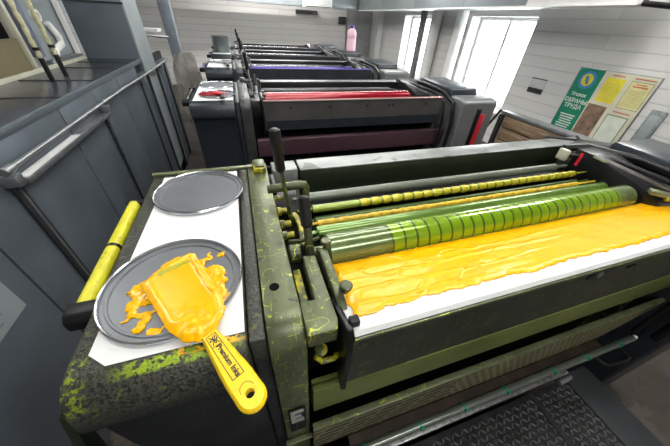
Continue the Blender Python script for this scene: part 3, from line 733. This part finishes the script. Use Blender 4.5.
# ================================================================ on the second unit
OFF[1] = DY[2]
tag(MB().plan([(-.285, .26), (-.055, .26), (-.055, .862), (-.28, .855)], TZ, TZ + .0012).build('paper_sheet', M['paper'], smooth=False),
    'white paper sheet on the side table of the red inked unit', 'paper')
OFF[1] = DY[2]
lid((-.160, .70), .118, 'pale grey can lid at the back of the red inked unit table')
lid((-.150, .40), .11, 'can lid with a red ink smear on the red inked unit')
o = field(lambda x, y: .045 - math.hypot((x + .19) * .6, (y - .40) * 1.5) + .02 * nz(x, y, 30, 3), lambda x, y: LZ, -.28, -.09, .32, .48, .005, lambda x, y: .012, 'red_ink_smear', mat('dark red ink', (0.35, 0.01, 0.02), .3, coat=.4))
tag(o, 'dark red ink smear on the front can lid of the second unit', 'ink', kind='stuff')
s2 = thing('ink_spatula', 'red stained ink spatula lying on the can lid of the second unit', 'spatula', (-.15, .34, LZ + .012))
MB().plan([(-.20, .40), (-.14, .42), (-.09, .36), (-.12, .33)], LZ + .012, LZ + .018).build('blade', M['red'], s2, bevel=.001)
MB().plan([(-.12, .345), (-.105, .36), (-.10, .23), (-.128, .225)], LZ + .012, LZ + .022).build('handle', M['rubber'], s2, bevel=.003)
OFF[1] = DY[3]
tag(MB().plan([(-.285, .26), (-.07, .26), (-.06, .86), (-.28, .855)], TZ, TZ + .0012).build('paper_sheet', M['paper'], smooth=False),
    'white paper sheet on the side table of the purple inked unit', 'paper')
lid((-.160, .62), .118, 'pale can lid on the side table of the purple inked unit')
s3 = thing('ink_spatula', 'dark ink spatula lying on the side table of the purple inked unit', 'spatula', (-.1, .34, TZ + .013))
MB().plan([(-.15, .45), (-.09, .47), (-.06, .38), (-.12, .36)], TZ + .014, TZ + .019).build('blade', M['rubber'], s3, bevel=.001)
MB().plan([(-.10, .37), (-.075, .37), (-.07, .22), (-.10, .22)], TZ + .014, TZ + .026).build('handle', M['rubber'], s3, bevel=.003)
OFF[1] = DY[4]
cn = thing('ink_can', 'grey ink can standing on the side table of the fourth unit', 'can', (-.17, .50, TZ))
MB().lathe((-.17, .50, TZ), [(.10, 0), (.105, .004), (.105, .17), (.108, .175), (.108, .183), (.098, .183), (.096, .01), (.001, .01)], 36).build('can_body', mat('dull tin can', (0.25, 0.29, 0.28), .35, .7), cn)
MB().lathe((-.17, .50, TZ), [(.1055, .06), (.107, .06), (.107, .068), (.1055, .068)], 36, close=False).build('can_bead', M['steel'], cn)
tag(MB().plan([(-.285, .26), (-.07, .26), (-.06, .395), (-.28, .39)], TZ, TZ + .0012).build('paper_sheet', M['paper'], smooth=False), 'pale paper sheet in front of the grey can on the fourth unit', 'paper')
OFF[1] = 0

# bottle standing on the cover of the fourth unit
bt = thing('plastic_bottle', 'milky pink plastic bottle with a purple cap on the far printing unit', 'bottle', (1.70, 4.50, -.359))
MB().lathe((1.70, 4.50, -.359), [(.06, 0), (.068, .006), (.068, .15), (.064, .16), (.068, .17), (.068, .23), (.05, .265), (.03, .275), (.028, .285)], 32).build('bottle_body', M['pinkish'], bt)
MB().lathe((1.70, 4.50, -.359), [(.032, .286), (.032, .315), (.028, .32)], 24).build('cap', M['purple'], bt)

# ================================================================ left machine enclosure
EX = -.85
en = thing('machine_enclosure', 'long blue grey panelled machine enclosure with a dark steel counter on the left', 'machine', (-1.05, 1.8, FL))
seams = [-.6, .0, .42, .94, 1.15, 1.66, 2.07, 2.52, 3.02, 3.42, 3.85, 4.3]
for a, b in zip(seams, seams[1:]):
    top = -.385 if b < 3.1 else -.47
    MB().box(EX - .03, EX, a + .004, b - .004, FL + .01, top).build('side_panel', M['panel'], en, bevel=.004)
MB().box(EX - .06, EX - .028, -.6, 4.3, FL, -.40).build('seam_backing', M['seam'], en)
for y_, wd in ((1.15, .022), (2.07, .02), (3.02, .018)):
    MB().box(EX, EX + .012, y_ - wd, y_ + wd, FL + .02, -.53).build('dark_channel', M['seam'], en, bevel=.002)
    MB().box(EX + .010, EX + .016, y_ - .006, y_ + .004, FL + .02, -.53).build('channel_trim', M['steel'], en)
MB().box(-1.26, EX - .002, -.6, 3.24, -.383, -.372).build('counter_top', M['counter'], en, bevel=.002)
for y_ in (1.75, 2.2, 2.7, 3.0): MB().box(-1.24, EX - .01, y_, y_ + .014, -.3725, -.370).build('counter_joint', M['seam'], en)
MB().box(EX - .006, EX + .004, -.6, 3.24, -.40, -.368).build('counter_edge', M['panel'], en, bevel=.002)
MB().box(-1.27, -1.25, -.6, 3.24, -.385, -.350).build('back_lip', M['cream'], en, bevel=.002)
MB().box(EX, EX + .055, 1.15, 2.05, -.535, -.525).box(EX + .05, EX + .058, 1.15, 2.05, -.535, -.515).build('shelf_ledge', M['steel'], en, bevel=.002)
hr = MB().tube([(EX + .035, y_, -.468 + (0 if y_ < 3.0 else -.012)) for y_ in (1.12, 1.6, 2.07, 2.5, 3.02, 3.4, 4.25)], .0095, 12).build('hand_rail', M['steel'], en)
for y_ in (1.13, 2.07, 3.02, 3.42, 3.85): MB().box(EX, EX + .05, y_ - .02, y_ + .02, -.53, -.49).tube([(EX + .035, y_ - .025, -.468 if y_ < 3 else -.48), (EX + .035, y_ + .025, -.468 if y_ < 3 else -.48)], .015, 12).build('rail_clamp', M['steel'], hr, bevel=.003)
for y_ in (3.2, 3.6, 4.0): MB().tube([(EX + .03, y_, -.48), (EX + .03, y_, -1.6)], .012, 10).build('rail_post', M['seam'], hr)
MB().box(EX + .001, EX + .004, .55, .854, -.86, -.66).build('data_plate', M['panel_light'], en)
pl_ = MB()
for k in range(6): pl_.box(EX + .0041, EX + .005, .62, .80 - .02 * (k % 3), -.70 - .025 * k, -.706 - .025 * k)
pl_.build('data_plate_lines', M['steel'], en)
tag(MB().box(EX + .004, EX + .048, 1.18, 1.64, -.5245, -.520).build('paper_strip', M['paper'], smooth=False), 'white paper strip on the narrow ledge under the left hand rail', 'paper')
# cabinet behind the counter
MB().box(-1.32, -1.30, -.3, 2.52, -.385, -.19).build('tan_board', M['tan'], en)
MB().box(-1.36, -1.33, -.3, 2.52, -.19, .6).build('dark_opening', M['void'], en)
MB().box(-1.33, -1.30, -.3, 2.52, .0, .5).build('upper_panel', M['panel_light'], en)
vents = MB()
for k in range(4): vents.box(-1.328, -1.315, 2.10 + k * .09, 2.14 + k * .09, -.14, -.03)
vents.build('vent_slots', M['panel'], en)
MB().box(-1.33, -1.28, 2.52, 2.55, -.385, .6).build('cream_post', M['cream'], en, bevel=.004)
MB().box(-1.33, -1.31, 2.56, 3.24, -.385, .6).build('back_panel', M['panel_light'], en)
MB().box(-1.31, -1.25, 2.60, 2.645, -.30, .6).build('grey_duct', mat('violet grey duct', (0.16, 0.17, 0.24), .4), en, bevel=.006)
MB().lathe((-1.309, 2.86, -.075), [(.035, 0), (.035, .03), (.02, .03), (.018, .012)], 28, 'X').build('gauge_ring', M['white'], en)
MB().lathe((-1.308, 2.86, -.075), [(.018, 0), (.018, .02)], 20, 'X').build('gauge_hole', M['void'], en)
MB().tube([(-1.29, 2.95, -.12), (-1.28, 3.0, -.2), (-1.28, 2.99, -.25), (-1.28, 2.86, -.28), (-1.28, 2.84, -.31)], .022, 12).build('white_elbow_pipe', M['white'], en)
MB().box(-1.30, -1.255, 2.70, 3.2, -.383, -.33).build('back_box', M['steel'], en, bevel=.004)
MB().box(-1.3, -1.27, 3.19, 3.22, -.38, .6).build('bright_edge', M['white'], en)
# two braided hoses rising from the counter
def hose(y0, yt, label):
    h = thing('supply_hose', label, 'hose', (-1.05, y0, -.370), 'braided hoses rising from the left counter')
    pth = []
    n_ = 40
    for k in range(n_ + 1):
        t = k / n_; z = -.25 + t * .75
        pth.append((-1.05 + .002 * math.sin(t * 40), y0 + (yt - y0) * t, z))
    MB().tube([(-1.05, y0, -.370), (-1.05, y0, -.25)], .013, 12).build('black_fitting', M['rubber'], h)
    MB().tube(pth, [.0115 + .002 * math.sin(k * 2.1) for k in range(n_ + 1)], 10).build('braided_sleeve', M['hose'], h)
    MB().tube([(-1.05, y0 + .002, -.215), (-1.05, y0 + .003, -.20)], .0165, 12).build('hose_clamp', M['rubber'], h)
hose(2.15, 2.16, 'cream braided hose with black lower end, nearer of the two on the left counter')
hose(2.32, 2.30, 'cream braided hose with black lower end, farther of the two on the left counter')
# tall sheet metal duct column
pc = thing('metal_column', 'tall grey sheet metal column at the end of the left counter', 'column', (-1.05, 3.5, FL))
MB().box(-1.26, EX, 3.26, 3.70, FL, .9).build('column_shell', M['panel'], pc, bevel=.006)
MB().box(EX, EX + .012, 3.26, 3.70, -1.5, .9).build('side_skin', M['panel_light'], pc)
MB().box(-1.262, EX + .014, 3.25, 3.262, .02, .03).build('shell_joint', M['seam'], pc)
# farther structure on the left
fs = thing('pipe_frame', 'pale grey pipe frame with a shelf standing behind the metal column', 'frame', (-1.1, 5.0, FL))
MB().box(-1.02, -.86, 5.75, 5.9, FL, .9).build('upright', mat('blue grey upright', (0.22, 0.26, 0.3), .5), fs, bevel=.01)
MB().tube([(-1.5, 4.6, -.16), (-1.1, 4.7, .14), (-.8, 4.8, .5)], .03, 10).build('diagonal_brace', M['steel'], fs)
MB().box(-1.62, -1.02, 5.2, 5.5, -.26, -.22).build('shelf', M['white'], fs, bevel=.005)
MB().tube([(-1.62, 5.35, FL), (-1.62, 5.35, .9)], .03, 10).build('upright', M['steel'], fs)
MB().tube([(-1.6, 5.35, -.3), (-.95, 5.8, -.35)], .02, 8).build('cross_tube', M['steel'], fs)
# crumpled film hanging at the end of the enclosure
fb = MB(); rnd = random.Random(4)
for k in range(19):
    for j in range(13):
        t = k / 18; s_ = j / 12
        w_ = .34 * (.45 + .55 * math.sin(PI * min(1, t * .9 + .1)))
        fb.b.verts.new((-.70 + (s_ - .5) * w_ + .02 * nz(t, s_, 5, 1), 4.75 + .05 * nz(t, s_, 6, 2) + .25 * (s_ - .5), -.46 - t * .95))
fb.b.verts.ensure_lookup_table()
for k in range(18):
    for j in range(12):
        a = k * 13 + j; fb.b.faces.new([fb.b.verts[a], fb.b.verts[a + 1], fb.b.verts[a + 14], fb.b.verts[a + 13]])
bmesh.ops.solidify(fb.b, geom=list(fb.b.faces), thickness=.006)
tag(fb.build('plastic_film', M['film']), 'crumpled translucent plastic film hanging beyond the left rail', 'plastic film')

# ================================================================ right wall and back wall things
def wall_pipe(y, r, label):
    tag(MB().tube([(XR - r - .01, y, FL), (XR - r - .01, y, CE)], r, 20).build('vertical_pipe', M['white']), label, 'pipe', 'white pipes on the window wall')
wall_pipe(5.91, .11, 'wide white vertical pipe beside the farther window')
wall_pipe(5.13, .10, 'wide white vertical pipe beside the nearer window')
tag(MB().box(3.9, 3.98, 6.12, 6.24, FL, CE).build('grey_post', mat('grey post paint', (.16, .16, .155), .6)), 'dark grey post in front of the farther window edge', 'post')
bo = thing('safety_board', 'green and cream safety notice board on the right wall', 'notice board', (XR - .01, 2.29, -1.16))
X0, X1 = XR - .022, XR - .002
MB().box(X0, X1, 1.865, 2.715, -1.17, -.30).build('board_frame', M['steel'], bo, bevel=.002)
def sheet(name, y0, y1, z0, z1, m, lay=1): return MB().box(X0 - .0012 * lay, X0 - .0012 * (lay - 1), y0, y1, z0, z1).build(name, m, bo, smooth=False)
sheet('green_column', 2.41, 2.706, -1.16, -.308, M['sign_green']); sheet('cream_field', 1.875, 2.41, -1.16, -.308, M['sign_cream'])
sheet('yellow_sheet', 2.16, 2.355, -.62, -.365, M['sign_yellow'], 2)
sheet('sheet_rule', 1.895, 2.105, -.64, -.365, M['sign_line'], 2); sheet('pale_sheet', 1.90, 2.10, -.635, -.37, M['sign_pale'], 3)
sheet('brown_picture', 2.18, 2.395, -1.02, -.66, M['sign_photo'], 2)
sheet('sheet_rule', 1.915, 2.135, -1.14, -.72, M['sign_line'], 2); sheet('white_sheet', 1.925, 2.125, -1.13, -.73, M['sign_mint'], 3)
for r_, m_, k in ((.098, M['sign_blue'], 2), (.068, M['sign_yellow'], 3)):
    MB().lathe((X0 - .0012 * k, 2.56, -.43), [(r_, 0), (r_, .0011)], 40, 'X').build('emblem_disc', m_, bo)
em = MB()
for s_ in (-1, 1):
    em.plan([(0, 0)] * 0 or [(X0 - .0052, 2.56 + s_ * .012 - .009), (X0 - .0052, 2.56 + s_ * .012 + .009), (X0 - .004, 2.56 + s_ * .012 + .009), (X0 - .004, 2.56 + s_ * .012 - .009)], -.43 - (.045 if s_ < 0 else .02), -.43 + (.02 if s_ < 0 else .045))
    em.prism([(2.56 + s_ * .012 - .022, -.43 - s_ * -.02), (2.56 + s_ * .012 + .022, -.43 - s_ * -.02), (2.56 + s_ * .012, -.43 + s_ * .05)], X0 - .0052, X0 - .004)
em.build('emblem_arrows', M['sign_blue'], bo, smooth=False)
def wall_text(body, size, y, z, m, name='board_lettering'):
    xf = Matrix.Translation((X0 - .0025, y, z)) @ Matrix(((0, 0, -1, 0), (-1, 0, 0, 0), (0, 1, 0, 0), (0, 0, 0, 1)))
    text_mesh(body, size, .0006, xf, bold=.0015).build(name, m, bo, smooth=False)
wall_text('Уголок', .055, 2.56, -.60, M['sign_white']); wall_text('ОХРАНЫ', .066, 2.56, -.675, M['sign_white']); wall_text('ТРУДА', .066, 2.56, -.74, M['sign_white'])
tl = MB()
for k in range(9): tl.box(X0 - .003, X0 - .0012, 2.56 - .1 + .02 * ((k * 7) % 3) / 2, 2.56 + .1 - .02 * ((k * 5) % 4) / 2, -.84 - k * .03, -.852 - k * .03)
tl.build('small_text_lines', M['sign_white'], bo, smooth=False)
for y0_, y1_, z0_, z1_, d_ in ((2.19, 2.32, -.345, -.333, .003), (1.90, 2.09, -.345, -.333, .003), (1.93, 2.10, -.69, -.678, .003), (1.93, 2.07, -.42, -.405, .0052), (1.95, 2.05, -.395, -.385, .0052)):
    MB().box(X0 - d_, X0 - .0012, y0_, y1_, z0_, z1_).build('red_heading', M['sign_red'], bo, smooth=False)
fm = mat('poster faint lettering', (0.42, 0.38, 0.12), .5)
tl = MB()
for k in range(9): tl.box(X0 - .0052, X0 - .0036, 1.92, 2.08, -.452 - k * .019, -.457 - k * .019)
tl.build('small_text_lines', fm, bo, smooth=False)
tl = MB()
for k in range(9): tl.box(X0 - .0032, X0 - .0024, 2.18, 2.335, -.42 - k * .02, -.425 - k * .02)
tl.build('small_text_lines', fm, bo, smooth=False)
nt = thing('paper_notice', 'small white paper notice with a black bottom band on the right wall', 'notice', (XR - .004, 3.19, -.72))
MB().box(XR - .006, XR - .002, 3.065, 3.32, -.72, -.515).build('notice_sheet', mat('grey notice paper', (0.5, 0.52, 0.52), .6), nt)
MB().box(XR - .008, XR - .006, 3.07, 3.315, -.53, -.517).box(XR - .008, XR - .006, 3.07, 3.315, -.71, -.645).build('notice_bands', M['print'], nt)
hg = thing('wall_holder', 'small grey plastic holder hanging beside the safety board', 'holder', (XR - .02, 1.72, -1.0))
MB().box(XR - .03, XR - .002, 1.64, 1.78, -1.0, -.58).build('holder_body', mat('grey green holder', (0.22, 0.26, 0.25), .45, var=.4, vscale=30), hg, bevel=.012)
MB().box(XR - .036, XR - .031, 1.665, 1.755, -.96, -.63).build('holder_face', M['panel_light'], hg, bevel=.004)

# overhead beam along the right wall, beam across the back, fittings
bm = thing('overhead_duct', 'pale grey overhead duct running along above the windows', 'duct', (3.5, 5, .25))
for k, (a, b) in enumerate(((2.0, 3.1), (3.1, 4.2), (4.2, 5.6), (5.6, 7.0), (7.0, 8.5))):
    MB().box(3.3, 3.75, a + .004, b - .004, .245, .55).build('duct_section', M['panel_light'] if k else M['white'], bm, bevel=.004)
MB().box(3.295, 3.32, 1.98, 8.5, .235, .25).build('lit_duct_flange', M['white'], bm)  # white colour stands in for the brightly lit bottom edge
MB().tube([(3.45, 5, .55), (3.45, 5, CE)], .02, 8).tube([(3.45, 7.6, .55), (3.45, 7.6, CE)], .02, 8).tube([(3.45, 2.6, .55), (3.45, 2.6, CE)], .02, 8).build('hanger', M['steel'], bm)
MB().tube([(3.3, 1.72, .22), (3.34, 1.95, .245), (3.42, 1.98, .33)], .02, 8).build('cable_end', M['black'], bm)
bb = thing('overhead_girder', 'grey girder crossing the room under the ceiling near the back wall', 'girder', (1, 8.4, .3))
MB().box(XL + .01, 3.2, 8.3, 8.5, .26, .48).build('girder_web', M['panel_light'], bb, bevel=.004)
MB().box(XL + .01, 3.2, 8.25, 8.55, .24, .26).build('girder_flange', M['steel'], bb)
for xx in (-1.5, 1.2, 2.9): MB().tube([(xx, 8.4, .48), (xx, 8.4, CE)], .02, 8).build('hanger', M['steel'], bb)
ac = thing('air_conditioner', 'white air conditioner box high on the back girder', 'air conditioner', (2.0, 8.2, .24))
MB().box(1.75, 2.45, 8.0, 8.24, .22, .48).build('casing', M['white'], ac, bevel=.01)
MB().box(1.78, 2.42, 7.99, 8.0, .235, .25).build('outlet_slot', M['print'], ac)
tag(MB().box(1.75, 2.35, YB - .08, YB - .002, .10, .19).build('dark_sign_box', M['print'], bevel=.005), 'low dark box high on the back wall under the girder', 'box')
tag(MB().box(3.0, 3.2, YB - .1, YB - .002, -.08, .10).build('loudspeaker', M['print'], bevel=.01), 'small black loudspeaker on the back wall above the pink bottle', 'loudspeaker')

# crate by the right wall
cr = thing('board_screen', 'low brown board screen with a grey steel rim standing before the safety board', 'screen', (2.75, 1.5, FL))
MB().box(2.53, 2.57, .95, 2.1, FL + .01, -.66).build('screen_core', M['wood'], cr)
MB().box(2.485, 2.59, .92, 2.14, -.66, -.63).build('steel_rim', M['steel'], cr, bevel=.005)
for k in range(8):
    MB().box(2.50, 2.529, .96, 2.08, -.66 - .12 * (k + 1) + .01, -.66 - .12 * k - .004).build('board', M['wood'], cr, bevel=.004)
MB().box(2.46, 2.50, 2.08, 2.12, FL + .01, -.66).build('corner_post', M['seam'], cr)
MB().tube([(2.46, 2.12, -.62), (2.4, 2.5, -1.5)], .012, 8).build('strap', M['seam'], cr)
# dark bundle on the floor at the right
tag(MB().tube([(2.1, .33, FL + .05), (2.2, .42, FL + .07), (2.35, .40, FL + .06), (2.45, .30, FL + .06), (2.35, .22, FL + .06), (2.2, .26, FL + .06)], .05, 10).build('black_rag', mat('black rag', (0.015, 0.013, 0.013), .8, bump=.8, bscale=30)),
    'black rag heap on the brown floor beyond the pipe end', 'rag')

# ================================================================ ceiling lamps
def lamp(x, y, ln, label, power):
    L_ = thing('ceiling_lamp', label, 'lamp', (x, y, 1.08), 'fluorescent ceiling lamps')
    MB().box(x - ln / 2, x + ln / 2, y - .09, y + .09, 1.12, 1.2).build('housing', M['white'], L_, bevel=.006)
    for s_ in (-.045, .045): MB().tube([(x - ln / 2 + .03, y + s_, 1.1), (x + ln / 2 - .03, y + s_, 1.1)], .015, 12).build('tube', M['tube_lamp'], L_)
    MB().tube([(x - ln / 3, y, 1.2), (x - ln / 3, y, CE)], .008, 8).tube([(x + ln / 3, y, 1.2), (x + ln / 3, y, CE)], .008, 8).build('hanger', M['steel'], L_)
    area('lamp_light', (x, y, 1.07), (x, y, 0), ln, .2, power, (1, .985, .95))
lamp(.6, .55, 1.6, 'ceiling lamp straight above the nearest printing unit', 9)
lamp(.6, -1.1, 1.6, 'added fill lamp behind the walkway in front of the nearest unit', 26)  # added unseen lamp, brightens the fronts of the nearest unit
lamp(.8, 1.9, 1.6, 'ceiling lamp between the first two printing units', 15)
lamp(.8, 3.4, 1.6, 'ceiling lamp above the third printing unit', 16)
lamp(.8, 5.4, 1.6, 'ceiling lamp above the far printing units', 30)
lamp(.8, 7.6, 1.6, 'ceiling lamp near the back wall', 75)
lamp(-1.4, 1.5, 1.2, 'ceiling lamp above the left counter', 12)
lamp(2.9, 1.6, 1.4, 'ceiling lamp between the nearest unit and the safety board', 26)
lamp(2.6, 4.6, 1.2, 'added fill lamp before the nearer window', 30)  # added unseen lamp, brightens the window wall and its pipes

for o in bpy.data.objects:
    if 'at' in o: del o['at']
